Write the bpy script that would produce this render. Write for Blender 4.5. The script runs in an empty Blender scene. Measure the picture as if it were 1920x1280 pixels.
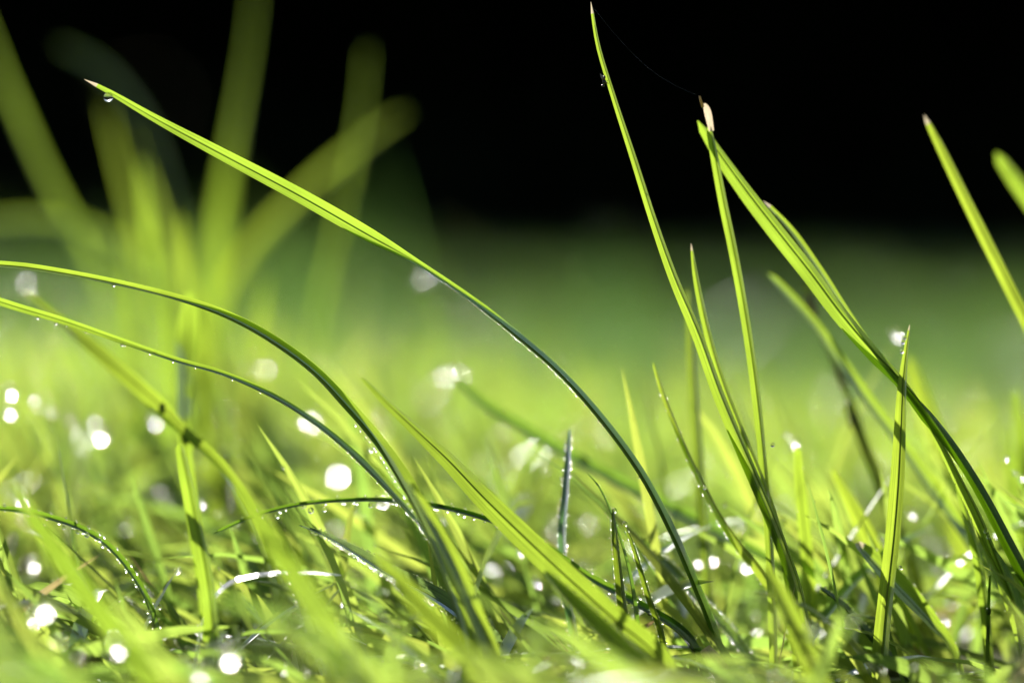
import bpy, math, random
import numpy as np
from mathutils import Vector, Matrix, Quaternion

random.seed(11)
rng = np.random.default_rng(11)
SC = bpy.context.scene
COL = SC.collection
R = math.radians

# ------------------------------------------------------------------ camera
FPX = 1920 * 100 / 36.0            # focal length in photograph pixels
D = 0.43                           # focus distance, metres
PITCH = math.atan(140 / FPX)       # looking slightly down
CAMZ = 0.0
_f = Vector((0, math.cos(PITCH), -math.sin(PITCH)))
_u = Vector((0, math.sin(PITCH), math.cos(PITCH)))
_r = Vector((1, 0, 0))


def ray(px, py):
    return _f + _r * ((px - 960) / FPX) - _u * ((py - 640) / FPX)


CAMZ = -(ray(960, 1300) * D).z     # the soil lies just under the frame at the focus distance
CAMP = Vector((0, 0, CAMZ))


def at(px, py, mm=0.0):
    """a point seen at photograph pixel px,py, mm millimetres behind the focus plane"""
    return CAMP + ray(px, py) * (D + mm * 0.001)


cam = bpy.data.cameras.new('camera')
cam.lens = 100
cam.sensor_width = 36
cam.clip_start = 0.01
cam.clip_end = 2000
cam.dof.use_dof = True
cam.dof.focus_distance = D
cam.dof.aperture_fstop = 4.6
cam.dof.aperture_blades = 8
cam.dof.aperture_rotation = R(12)
camo = bpy.data.objects.new('camera', cam)
COL.objects.link(camo)
camo.location = CAMP
camo.rotation_euler = (math.pi / 2 - PITCH, 0, 0)
SC.camera = camo

# ------------------------------------------------------------------ sky, sun, exposure
SUN_EL, SUN_AZ = R(26), R(-17)
SUN = Vector((math.sin(SUN_AZ) * math.cos(SUN_EL), math.cos(SUN_AZ) * math.cos(SUN_EL), math.sin(SUN_EL)))
world = bpy.data.worlds.new('World')
SC.world = world
world.use_nodes = True
wn = world.node_tree.nodes
sky = wn.new('ShaderNodeTexSky')
sky.sky_type = 'NISHITA'
sky.sun_disc = False
sky.sun_elevation = SUN_EL
sky.sun_rotation = SUN_AZ
bg = wn['Background']
bg.inputs['Strength'].default_value = 0.05
world.node_tree.links.new(sky.outputs[0], bg.inputs['Color'])

sl = bpy.data.lights.new('sun', 'SUN')
sl.energy = 5.0
sl.angle = R(0.53)
sl.color = (1.0, 0.95, 0.86)
so = bpy.data.objects.new('sun', sl)
COL.objects.link(so)
so.location = (-3, 6, 6)
so.rotation_mode = 'QUATERNION'
so.rotation_quaternion = SUN.to_track_quat('Z', 'Y')

vs = SC.view_settings
SC.display_settings.display_device = 'sRGB'
vs.view_transform = 'Standard'
vs.look = 'None'
vs.gamma = 1
vs.use_curve_mapping = False
vs.exposure = 1.05

cy = SC.cycles
cy.max_bounces = 10
cy.diffuse_bounces = 4
cy.glossy_bounces = 4
cy.transmission_bounces = 8
cy.sample_clamp_indirect = 400
cy.sample_clamp_direct = 0
cy.blur_glossy = 0.5
cy.use_adaptive_sampling = False
cy.use_denoising = True


# ------------------------------------------------------------------ materials
def new_mat(name):
    m = bpy.data.materials.new(name)
    m.use_nodes = True
    nt = m.node_tree
    nt.nodes.clear()
    out = nt.nodes.new('ShaderNodeOutputMaterial')
    return m, nt, out


def grass_mat(name, trans, refl, hue_var=0.35, gloss=0.035, rough=0.36, obj_random=True, tfrac=0.6):
    m, nt, out = new_mat(name)
    N, L = nt.nodes, nt.links
    uv = N.new('ShaderNodeUVMap')
    mp = N.new('ShaderNodeMapping')
    mp.inputs['Scale'].default_value = (26, 1.1, 1)
    L.new(uv.outputs[0], mp.inputs[0])
    vein = N.new('ShaderNodeTexNoise')
    vein.inputs['Scale'].default_value = 1.0
    vein.inputs['Detail'].default_value = 3
    L.new(mp.outputs[0], vein.inputs['Vector'])
    geo = N.new('ShaderNodeNewGeometry')
    blot = N.new('ShaderNodeTexNoise')
    blot.inputs['Scale'].default_value = 130
    blot.inputs['Detail'].default_value = 4
    L.new(geo.outputs['Position'], blot.inputs['Vector'])
    if obj_random:
        oi = N.new('ShaderNodeObjectInfo')
        rnd = oi.outputs['Random']
    else:
        a = N.new('ShaderNodeAttribute')
        a.attribute_name = 'rnd'
        rnd = a.outputs['Fac']

    def colour(c):
        hs = N.new('ShaderNodeHueSaturation')
        hs.inputs['Color'].default_value = (*c, 1)
        h = N.new('ShaderNodeMapRange')
        h.inputs['To Min'].default_value = 0.5 - 0.035 * hue_var / 0.35
        h.inputs['To Max'].default_value = 0.5 + 0.03 * hue_var / 0.35
        L.new(rnd, h.inputs['Value'])
        L.new(h.outputs[0], hs.inputs['Hue'])
        v = N.new('ShaderNodeMapRange')
        v.inputs['From Min'].default_value = 0.3
        v.inputs['From Max'].default_value = 0.7
        v.inputs['To Min'].default_value = 0.62
        v.inputs['To Max'].default_value = 1.32
        L.new(vein.outputs['Fac'], v.inputs['Value'])
        v2 = N.new('ShaderNodeMapRange')
        v2.inputs['From Min'].default_value = 0.3
        v2.inputs['From Max'].default_value = 0.7
        v2.inputs['To Min'].default_value = 0.85
        v2.inputs['To Max'].default_value = 1.12
        L.new(blot.outputs['Fac'], v2.inputs['Value'])
        mu = N.new('ShaderNodeMath')
        mu.operation = 'MULTIPLY'
        L.new(v.outputs[0], mu.inputs[0])
        L.new(v2.outputs[0], mu.inputs[1])
        L.new(mu.outputs[0], hs.inputs['Value'])
        return hs.outputs[0]
    bump = N.new('ShaderNodeBump')
    bump.inputs['Strength'].default_value = 0.5
    bump.inputs['Distance'].default_value = 0.0001
    L.new(vein.outputs['Fac'], bump.inputs['Height'])
    dif = N.new('ShaderNodeBsdfDiffuse')
    tra = N.new('ShaderNodeBsdfTranslucent')
    glo = N.new('ShaderNodeBsdfGlossy')
    glo.inputs['Roughness'].default_value = rough
    glo.inputs['Color'].default_value = (0.95, 0.97, 1.0, 1)
    L.new(colour(refl), dif.inputs['Color'])
    L.new(colour(trans), tra.inputs['Color'])
    L.new(bump.outputs[0], glo.inputs['Normal'])
    L.new(bump.outputs[0], dif.inputs['Normal'])
    mx = N.new('ShaderNodeMixShader')
    mx.inputs[0].default_value = tfrac
    L.new(dif.outputs[0], mx.inputs[1])
    L.new(tra.outputs[0], mx.inputs[2])
    lw = N.new('ShaderNodeFresnel')
    lw.inputs['IOR'].default_value = 1.4
    fm = N.new('ShaderNodeMath')
    fm.operation = 'MULTIPLY'
    fm.inputs[1].default_value = gloss * 10
    fm.use_clamp = True
    L.new(lw.outputs[0], fm.inputs[0])
    mx2 = N.new('ShaderNodeMixShader')
    L.new(fm.outputs[0], mx2.inputs[0])
    L.new(mx.outputs[0], mx2.inputs[1])
    L.new(glo.outputs[0], mx2.inputs[2])
    L.new(mx2.outputs[0], out.inputs[0])
    return m


M_LEAF = grass_mat('leaf_green', (0.39, 0.555, 0.045), (0.085, 0.14, 0.015), hue_var=0.1)
M_LEAF_DEEP = grass_mat('leaf_deep_green', (0.20, 0.33, 0.02), (0.05, 0.10, 0.015), hue_var=0.2, gloss=0.018)
M_LEAF_BLUE = grass_mat('leaf_blue_green', (0.13, 0.26, 0.06), (0.08, 0.14, 0.09), gloss=0.1, rough=0.4)
M_LEAF_WET = grass_mat('leaf_wet', (0.20, 0.33, 0.06), (0.08, 0.14, 0.08), gloss=0.10, rough=0.3)
M_LEAF_OLIVE = grass_mat('leaf_olive', (0.28, 0.40, 0.04), (0.08, 0.12, 0.02))
M_RIB = grass_mat('leaf_rib', (0.34, 0.46, 0.05), (0.14, 0.2, 0.04))
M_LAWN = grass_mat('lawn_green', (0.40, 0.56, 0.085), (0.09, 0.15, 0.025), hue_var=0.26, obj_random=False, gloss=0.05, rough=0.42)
M_LAWN_FAR = grass_mat('dewy_lawn_painted_shade', (0.125, 0.235, 0.042), (0.045, 0.085, 0.024), hue_var=0.3, obj_random=False, gloss=0.06, rough=0.45)  # dew-greyed green, also darkened in the colour to stand in for shade
M_DRY = grass_mat('dry_tip', (0.62, 0.52, 0.36), (0.45, 0.36, 0.26), hue_var=0.1)
M_STRAWS = grass_mat('thatch_straw', (0.36, 0.27, 0.12), (0.26, 0.20, 0.10), hue_var=0.2, obj_random=False)
M_STRAW = grass_mat('straw', (0.42, 0.34, 0.16), (0.30, 0.24, 0.12), hue_var=0.1)


def water_mat(name='dew_water', rough=0.12):
    m, nt, out = new_mat(name)
    g = nt.nodes.new('ShaderNodeBsdfGlass')
    g.inputs['IOR'].default_value = 1.333
    g.inputs['Roughness'].default_value = rough
    nt.links.new(g.outputs[0], out.inputs[0])
    return m


M_WATER = water_mat('dew_water', 0.10)
M_WATER_SOFT = water_mat('dew_water_misted', 0.22)


def plain(name, col, rough=0.5, noise=None, spec=0.5):
    m, nt, out = new_mat(name)
    p = nt.nodes.new('ShaderNodeBsdfPrincipled')
    p.inputs['Roughness'].default_value = rough
    p.inputs['Specular IOR Level'].default_value = spec
    p.inputs['Base Color'].default_value = (*col, 1)
    if noise:
        c2, sc = noise
        t = nt.nodes.new('ShaderNodeTexNoise')
        t.inputs['Scale'].default_value = sc
        t.inputs['Detail'].default_value = 6
        g = nt.nodes.new('ShaderNodeNewGeometry')
        nt.links.new(g.outputs['Position'], t.inputs['Vector'])
        cr = nt.nodes.new('ShaderNodeValToRGB')
        cr.color_ramp.elements[0].position = 0.35
        cr.color_ramp.elements[1].position = 0.65
        cr.color_ramp.elements[0].color = (*col, 1)
        cr.color_ramp.elements[1].color = (*c2, 1)
        nt.links.new(t.outputs['Fac'], cr.inputs[0])
        nt.links.new(cr.outputs[0], p.inputs['Base Color'])
    nt.links.new(p.outputs[0], out.inputs[0])
    return m


M_SOIL = plain('soil_and_thatch', (0.030, 0.035, 0.012), 0.9, ((0.07, 0.075, 0.025), 90), 0.1)
M_LITTER = plain('leaf_litter', (0.018, 0.014, 0.008), 0.95, ((0.03, 0.022, 0.012), 8), 0.0)
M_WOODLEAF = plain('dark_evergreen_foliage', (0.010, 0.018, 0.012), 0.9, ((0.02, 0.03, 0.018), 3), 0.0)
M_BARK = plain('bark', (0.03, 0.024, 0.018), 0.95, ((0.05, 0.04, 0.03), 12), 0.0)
M_FLY = plain('fly_black', (0.012, 0.012, 0.014), 0.25)
M_FLYLEG = plain('fly_leg', (0.10, 0.05, 0.02), 0.5)
M_WING = plain('fly_wing', (0.25, 0.20, 0.18), 0.2)
M_SILK = plain('spider_silk', (0.55, 0.57, 0.62), 0.4)


# ------------------------------------------------------------------ helpers
def link_mesh(name, verts, faces, mat, parent=None, smooth=True, uvs=None, rnd=None, sharp=None):
    me = bpy.data.meshes.new(name)
    me.from_pydata(verts, [], faces)
    if uvs is not None:
        ul = me.uv_layers.new(name='UVMap')
        li = np.empty(len(me.loops), dtype=np.int32)
        me.loops.foreach_get('vertex_index', li)
        ul.data.foreach_set('uv', np.asarray(uvs, dtype=np.float32)[li].ravel())
    if smooth:
        me.polygons.foreach_set('use_smooth', [True] * len(me.polygons))
    me.materials.append(mat)
    o = bpy.data.objects.new(name, me)
    COL.objects.link(o)
    if parent:
        o.parent = parent
    return o


def big_mesh(name, V, Q, mat, uvs=None, rnd=None, smooth=True):
    """numpy vertices (n,3) and quads (m,4)"""
    me = bpy.data.meshes.new(name)
    n, m = len(V), len(Q)
    me.vertices.add(n)
    me.vertices.foreach_set('co', np.ascontiguousarray(V, dtype=np.float32).ravel())
    me.loops.add(m * 4)
    me.loops.foreach_set('vertex_index', np.ascontiguousarray(Q, dtype=np.int32).ravel())
    me.polygons.add(m)
    me.polygons.foreach_set('loop_start', np.arange(0, m * 4, 4, dtype=np.int32))
    if uvs is not None:
        ul = me.uv_layers.new(name='UVMap')
        ul.data.foreach_set('uv', np.ascontiguousarray(uvs, dtype=np.float32)[Q.ravel()].ravel())
    if rnd is not None:
        at_ = me.attributes.new('rnd', 'FLOAT', 'POINT')
        at_.data.foreach_set('value', np.ascontiguousarray(rnd, dtype=np.float32))
    me.update(calc_edges=True)
    me.validate()
    if smooth:
        me.polygons.foreach_set('use_smooth', np.ones(len(me.polygons), dtype=bool))
    me.materials.append(mat)
    o = bpy.data.objects.new(name, me)
    COL.objects.link(o)
    return o


def tag(o, label=None, cat=None, group=None, kind=None):
    if label or label == '': o['label'] = label
    if cat: o['category'] = cat
    if group: o['group'] = group
    if kind: o['kind'] = kind
    return o


def catmull(P, n):
    """P: (k,d) array; n samples, uniform in chord length"""
    P = np.asarray(P, dtype=float)
    k = len(P)
    seg = np.sqrt(((P[1:, :3] - P[:-1, :3]) ** 2).sum(1)) + 1e-9
    T = np.concatenate([[0], np.cumsum(np.sqrt(seg))])       # centripetal
    S = np.concatenate([[0], np.cumsum(seg)])
    tt = np.interp(np.linspace(0, S[-1], n), S, T)
    out = np.empty((n, P.shape[1]))
    # Hermite with finite-difference tangents
    tan = np.empty_like(P)
    tan[0] = (P[1] - P[0]) / (T[1] - T[0])
    tan[-1] = (P[-1] - P[-2]) / (T[-1] - T[-2])
    for i in range(1, k - 1):
        d0 = (P[i] - P[i - 1]) / (T[i] - T[i - 1])
        d1 = (P[i + 1] - P[i]) / (T[i + 1] - T[i])
        w = (T[i] - T[i - 1]) / (T[i + 1] - T[i - 1])
        tan[i] = d0 * (1 - w) + d1 * w
    for j, t in enumerate(tt):
        i = min(max(np.searchsorted(T, t) - 1, 0), k - 2)
        h = T[i + 1] - T[i]
        s = (t - T[i]) / h
        out[j] = ((2 * s**3 - 3 * s**2 + 1) * P[i] + (s**3 - 2 * s**2 + s) * h * tan[i]
                  + (-2 * s**3 + 3 * s**2) * P[i + 1] + (s**3 - s**2) * h * tan[i + 1])
    return out


def tube(pts, radii, sides=6, cap=True):
    V, F = [], []
    n = len(pts)
    prev = None
    for i in range(n):
        p = Vector(pts[i])
        t = (Vector(pts[min(i + 1, n - 1)]) - Vector(pts[max(i - 1, 0)])).normalized()
        a = (prev - t * prev.dot(t)).normalized() if prev else t.orthogonal().normalized()
        prev = a
        b = t.cross(a)
        for k in range(sides):
            an = 2 * math.pi * k / sides
            V.append(p + (a * math.cos(an) + b * math.sin(an)) * radii[i])
    for i in range(n - 1):
        for k in range(sides):
            k2 = (k + 1) % sides
            F.append((i * sides + k, i * sides + k2, (i + 1) * sides + k2, (i + 1) * sides + k))
    if cap:
        F.append(tuple(range(sides - 1, -1, -1)))
        F.append(tuple(range((n - 1) * sides, n * sides)))
    return V, F


SUNN = np.array(SUN)
CAMN = np.array(CAMP)
HALF = SUNN + np.array([0, -1, 0.05])
HALF /= np.linalg.norm(HALF)      # facing this way a wet blade mirrors the sun
BLADES = {}            # name key -> samples for placing dew on it


def blade(key, pts, label, mat=None, fold=20, n=64, rib=True, dry=0.0, dry_mat=None, group=None,
          name='grass_leaf', ground=True, tip_w=0.12, wide=0.78, toward=None):
    """pts: (px, py, mm behind focus, width px on the photograph, lit 0..1) from tip to base"""
    mat = mat or M_LEAF
    rows = []
    for (x, y, dm, w, lit) in pts:
        p = at(x, y, dm)
        rows.append([p.x, p.y, p.z, w * wide / FPX * (D + dm * 0.001), lit])
    if ground and rows[-1][2] > -0.001:
        a, b = np.array(rows[-2][:3]), np.array(rows[-1][:3])
        d = (b - a) / np.linalg.norm(b - a)
        h = b[2] + 0.002
        q = b + np.array([d[0] * h * 0.45, d[1] * h * 0.45, -h])
        rows.append([*q, rows[-1][3] * 0.9, rows[-1][4]])
    S = catmull(rows, n)
    P = S[:, :3]
    T = np.gradient(P, axis=0)
    T /= np.linalg.norm(T, axis=1)[:, None]
    V, UV, F = [], [], []
    phi_prev = None
    grid = np.radians(np.arange(-76, 77, 4))
    frames = []
    phis = []
    for i in range(n):
        v = P[i] - CAMN
        v /= np.linalg.norm(v)
        n0 = np.cross(T[i], v); n0 /= np.linalg.norm(n0) + 1e-12
        m = np.cross(T[i], n0)
        best = None
        for ph in grid:
            c = math.cos(ph) * n0 + math.sin(ph) * m
            nn = np.cross(T[i], c)
            if nn @ v > 0:
                nn = -nn                       # the side turned to the viewer
            e = (-(nn @ SUNN) - min(max(S[i, 4], 0), 1)) ** 2 + 0.012 * ph * ph
            if toward is not None:
                e = 1 - abs(nn @ toward)
            if phi_prev is not None:
                e += 1.2 * (ph - phi_prev) ** 2
            if best is None or e < best[0]:
                best = (e, ph)
        phi_prev = best[1]
        phis.append(best[1])
        frames.append((n0, m))
    ph_s = np.convolve(np.pad(phis, 4, mode='edge'), np.ones(9) / 9, 'valid')
    us = (-1, -0.5, 0, 0.5, 1)
    info = []
    fo = R(fold)
    wob = np.cumsum(rng.normal(0, 0.02, n))
    for i in range(n):
        n0, m = frames[i]
        ph = ph_s[i] + 0.25 * (wob[i] - wob.mean())
        c = math.cos(ph) * n0 + math.sin(ph) * m
        nn = np.cross(T[i], c)
        app = max(math.cos(ph) * math.cos(fo), 0.42)
        w = max(S[i, 3], 1e-5) / app * 0.5
        if i == 0:
            w *= tip_w
        for u in us:
            V.append(P[i] + c * (u * w * math.cos(fo)) + nn * (abs(u) ** 1.3 * w * math.sin(fo)))
            UV.append(((u + 1) / 2, i / n * 3))
        info.append((P[i], c, nn, w, T[i]))
    for i in range(n - 1):
        for k in range(4):
            a = i * 5 + k
            F.append((a, a + 1, a + 6, a + 5))
    kd = max(1, int(round(n * dry))) if dry > 0 else 0
    want = np.array([1.0 if S[i, 4] < 0.3 else 0.0 for i in range(n)])
    dim_cover = np.convolve(np.pad(want, 7, mode='edge'), np.ones(15) / 15, 'valid')      # how far an added back sheet covers and darkens the low-lit rows
    back = {}
    for i in range(n):
        if dim_cover[i] > 0.01:
            Pi, c, nn, w, _t = info[i]
            hi = -1 + 1.98 * dim_cover[i]
            for q in range(4):
                u = -1 + (hi + 1) * q / 3
                lift = 0.02 + 0.28 * (1 - (2 * q / 3 - 1) ** 2) * dim_cover[i]
                if q == 0:
                    lift = 0
                back[i, q] = len(V)
                V.append(Pi + c * (u * w * math.cos(fo)) + nn * (abs(u) ** 1.3 * w * math.sin(fo) - lift * w))
                UV.append(((u + 1) / 2 + .3, i / n * 3))
    for i in range(max(kd, 1), n - 1):
        if (i, 0) in back and (i + 1, 0) in back:
            for q in range(3):
                F.append((back[i, q], back[i, q + 1], back[i + 1, q + 1], back[i + 1, q]))
    o = link_mesh(name, [tuple(x) for x in V], F[kd * 4:], mat, uvs=UV)
    tag(o, label, 'blade of grass', group or 'grass blades standing in and near the plane of focus')
    if rib:
        rp = [P[i] - info[i][2] * (0.02 * info[i][3]) for i in range(2, n)]
        rr = [min(max(info[i][3] * 0.085, 3e-5), 1.6e-4) for i in range(2, n)]
        rv, rf = tube(rp, rr, 5, True)
        link_mesh('midrib', [tuple(x) for x in rv], rf, M_RIB, parent=o, uvs=[(0.5, 0)] * len(rv))
    if kd:
        link_mesh('dry_tip', [tuple(x) for x in V[:(kd + 1) * 5]], F[:kd * 4], dry_mat or M_DRY, parent=o, uvs=UV[:(kd + 1) * 5])
    BLADES[key] = info
    return o


# ------------------------------------------------------------------ the setting
g = link_mesh('ground', [(-300, -300, 0), (300, -300, 0), (300, 300, 0), (-300, 300, 0)], [(0, 1, 2, 3)], M_SOIL, smooth=False)
tag(g, kind='structure')
g2 = link_mesh('wood_floor', [(-60, 12, 0.004), (60, 12, 0.004), (60, 60, 0.004), (-60, 60, 0.004)], [(0, 1, 2, 3)], M_LITTER, smooth=False)
tag(g2, kind='structure')


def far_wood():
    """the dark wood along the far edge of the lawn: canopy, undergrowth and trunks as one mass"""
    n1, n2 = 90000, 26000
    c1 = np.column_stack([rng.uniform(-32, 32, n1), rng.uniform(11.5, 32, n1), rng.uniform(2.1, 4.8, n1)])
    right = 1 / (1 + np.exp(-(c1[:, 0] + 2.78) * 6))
    front = 12.4 - 2.85 * right + 0.25 * np.sin(c1[:, 0] * 3.1)  # unseen canopy edge shaped to reach nearer on the right and shade the lawn
    c1[:, 1] = front + ((c1[:, 1] - 11.5) / 20.5) ** 0.48 * (32 - front)     # fringe thinned so its shade on the lawn sets in gradually
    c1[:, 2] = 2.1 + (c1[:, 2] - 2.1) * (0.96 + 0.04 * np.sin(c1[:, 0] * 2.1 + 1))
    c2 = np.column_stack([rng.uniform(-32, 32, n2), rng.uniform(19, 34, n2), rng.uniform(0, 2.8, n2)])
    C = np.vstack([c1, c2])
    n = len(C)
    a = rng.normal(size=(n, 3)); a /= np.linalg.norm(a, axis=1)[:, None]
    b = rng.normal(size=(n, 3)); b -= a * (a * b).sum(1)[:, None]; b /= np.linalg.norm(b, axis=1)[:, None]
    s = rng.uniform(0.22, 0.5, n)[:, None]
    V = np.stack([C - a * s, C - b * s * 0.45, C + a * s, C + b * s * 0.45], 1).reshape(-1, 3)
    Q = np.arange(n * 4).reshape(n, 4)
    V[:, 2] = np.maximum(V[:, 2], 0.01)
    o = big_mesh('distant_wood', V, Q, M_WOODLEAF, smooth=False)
    # trunks
    tv, tq = [], []
    for i in range(150):
        x, y = rng.uniform(-30, 30), rng.uniform(18, 31)
        r0 = rng.uniform(0.07, 0.16)
        pts = [(x, y, -0.05), (x + rng.normal(0, .05), y, 1.3), (x + rng.normal(0, .12), y, 3.6)]
        v, f = tube(pts, [r0, r0 * .85, r0 * .6], 7, False)
        off = len(tv)
        tv += [tuple(p) for p in v]
        tq += [tuple(k + off for k in q) for q in f]
    me = bpy.data.meshes.new('trunks')
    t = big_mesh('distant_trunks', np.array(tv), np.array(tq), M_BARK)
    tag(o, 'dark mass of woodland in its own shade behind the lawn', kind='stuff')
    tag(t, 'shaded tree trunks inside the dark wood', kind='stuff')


far_wood()

# ------------------------------------------------------------------ where the larger drops hang
BLUR = 100 / 4.6 * FPX / (D * 1000)         # blur diameter at infinity
BK = [
    (48, 527, 52, .35, 'faint drop under the upper arching blade at the left edge'),
    (497, 690, 54, .3, 'faint round drop between the two left arches'),
    (578, 782, 58, .8, 'bright drop just above the lower left arch'),
    (186, 812, 40, 1.6, 'brilliant white drop above the left end of the picture'),
    (176, 790, 38, .3, 'faint drop overlapping the brilliant one at the left'),
    (63, 750, 32, .4, 'dim drop at the upper end of the shining wet streak'),
    (20, 735, 32, 1.1, 'bright drop at the left edge above the wet streak'),
    (18, 772, 34, .8, 'second drop at the left edge just below the bright one'),
    (100, 770, 36, .14, 'first pale drop of the wet streak at the left'),
    (130, 790, 36, .14, 'second pale drop of the wet streak at the left'),
    (155, 812, 36, .14, 'pale drop left of the brilliant white one'),
    (290, 790, 40, .5, 'pale drop tucked behind the culm joint'),
    (343, 700, 44, .5, 'pale drop clinging to the upright culm'),
    (628, 880, 60, .9, 'large bright drop below the lower left arch'),
    (715, 934, 34, .9, 'half drop just above the level arching blade'),
    (305, 940, 42, 1.4, 'white drop left of the upright yellow green blade'),
    (376, 944, 24, .8, 'small drop against the upright yellow green blade'),
    (412, 925, 76, .3, 'large pale drop right of the upright yellow green blade'),
    (233, 982, 38, 1.5, 'round white drop above the drooping beaded blade'),
    (40, 938, 32, 1.2, 'crescent drop above the drooping blade at the left edge'),
    (60, 896, 44, .25, 'dim drop higher up at the left edge'),
    (12, 1050, 86, .7, 'largest pale drop cut by the left edge'),
    (62, 1057, 30, 1.3, 'white drop touching the largest pale one'),
    (627, 1000, 84, .3, 'large pale drop under the level arching blade'),
    (728, 1012, 72, .25, 'large dim drop right of the pale one under the level arch'),
    (832, 697, 60, .45, 'left of two overlapping drops on the blurred slanting blade'),
    (858, 702, 60, .35, 'right of two overlapping drops on the blurred slanting blade'),
    (793, 518, 60, .28, 'grey drop where the long arch narrows'),
    (985, 690, 200, .035, 'huge dim drop disc behind the middle of the long arch'),
    (1100, 978, 56, .3, 'pale drop right of the blue grey blade'),
    (1042, 990, 52, .3, 'pale drop left of the blue grey blade'),
    (1388, 994, 34, .4, 'dim drop right of the thin curving blade'),
    (1306, 1052, 24, 1.3, 'leftmost of the bright drops right of the long arch foot'),
    (1332, 1046, 30, 1.3, 'middle of the bright drops right of the long arch foot'),
    (1395, 1058, 30, 1.3, 'bright half drop beside the foot of the fly blade'),
    (1380, 1155, 28, .4, 'dim drop low behind the foot of the fly blade'),
    (1416, 1150, 28, .35, 'second dim drop low beside the fly blade foot'),
    (1540, 968, 160, .05, 'huge ring like drop disc behind the pale upright blade'),
    (1680, 628, 33, .8, 'largest drop beside the tip of the shadowed blade'),
    (1474, 814, 18, .5, 'dim small drop above the pale upright blade'),
    (1488, 832, 23, 1.6, 'white drop on top of the pale upright blade'),
    (1708, 964, 22, 1.2, 'bright half drop right of the shadowed blade'),
    (1770, 1162, 24, 1.0, 'round drop right of the stub leaf'),
    (1855, 1202, 38, .9, 'drop hanging on the thin beaded stalk'),
    (1766, 1030, 48, .3, 'pale drop left of the grooved blade'),
    (1355, 1185, 26, .4, 'dim drop at the right of the dead sheath'),
    (1903, 886, 13, 1.4, 'bright drop near the right edge, above its twin'),
    (1915, 896, 14, 1.5, 'bright drop nearest the right edge'),
    (1887, 860, 14, .8, 'small crescent drop near the right edge'),
    (930, 1085, 26, 1.4, 'bright drop beneath the wide glowing blade'),
    (1006, 1093, 20, 1.3, 'round bright drop left of the blue grey blade foot'),
    (975, 1035, 18, 1.2, 'small bright drop above the wide glowing blade'),
]
BKF = [
    (82, 1137, 46, 1.6, 'large white drop in the lower left corner'),
    (62, 1160, 30, 1.2, 'smaller drop under the large white one in the lower left corner'),
    (218, 1212, 42, 1.4, 'white drop crossed by a thin blade at the bottom left'),
    (427, 1227, 46, 1.7, 'brilliant white drop at the bottom left of middle'),
    (110, 1200, 46, .3, 'dim drop below the white ones in the lower left corner'),
    (146, 1232, 42, .25, 'dim drop left of the crossed one at the bottom'),
    (372, 1270, 50, .6, 'pale drop on the bottom edge left of the brilliant one'),
    (575, 1260, 24, .5, 'dim drop near the bottom edge under the dark narrow blade'),
    (1525, 1185, 36, 1.0, 'bright half drop right of the fly blade foot'),
    (1630, 1248, 24, .5, 'dim drop at the foot of the shadowed blade'),
    (1656, 1256, 22, .4, 'second dim drop at the foot of the shadowed blade'),
    (1462, 1268, 56, .3, 'pale drop on the bottom edge under the fly blade'),
    (1141, 1200, 14, 1.2, 'small bright drop under the small dew lined blade'),
]
EXTRA = []       # centre, radius, label of each drop


def place_drop(px, py, dia, b, label, front):
    b = b if b > 0.6 or dia > 100 else b * b / 0.6
    q = dia * 0.92 / BLUR
    d = -q * D / (1 + q) if front else q * D / (1 - q)
    r = dia * 0.5 / FPX * D * 0.66 * math.sqrt(max(b, 0.1) if dia < 100 else b * 2.5) * (D + d) / D
    EXTRA.append((np.array(at(px, py, d * 1000)), r, label))


for (x, y, d_, b_, lab) in BK:
    place_drop(x, y, d_, b_, lab, False)
for (x, y, d_, b_, lab) in BKF:
    place_drop(x, y, d_, b_, lab, True)

# ------------------------------------------------------------------ lawn


CAMN_ = np.array(CAMP)
SUNV = np.array(SUN)


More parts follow.
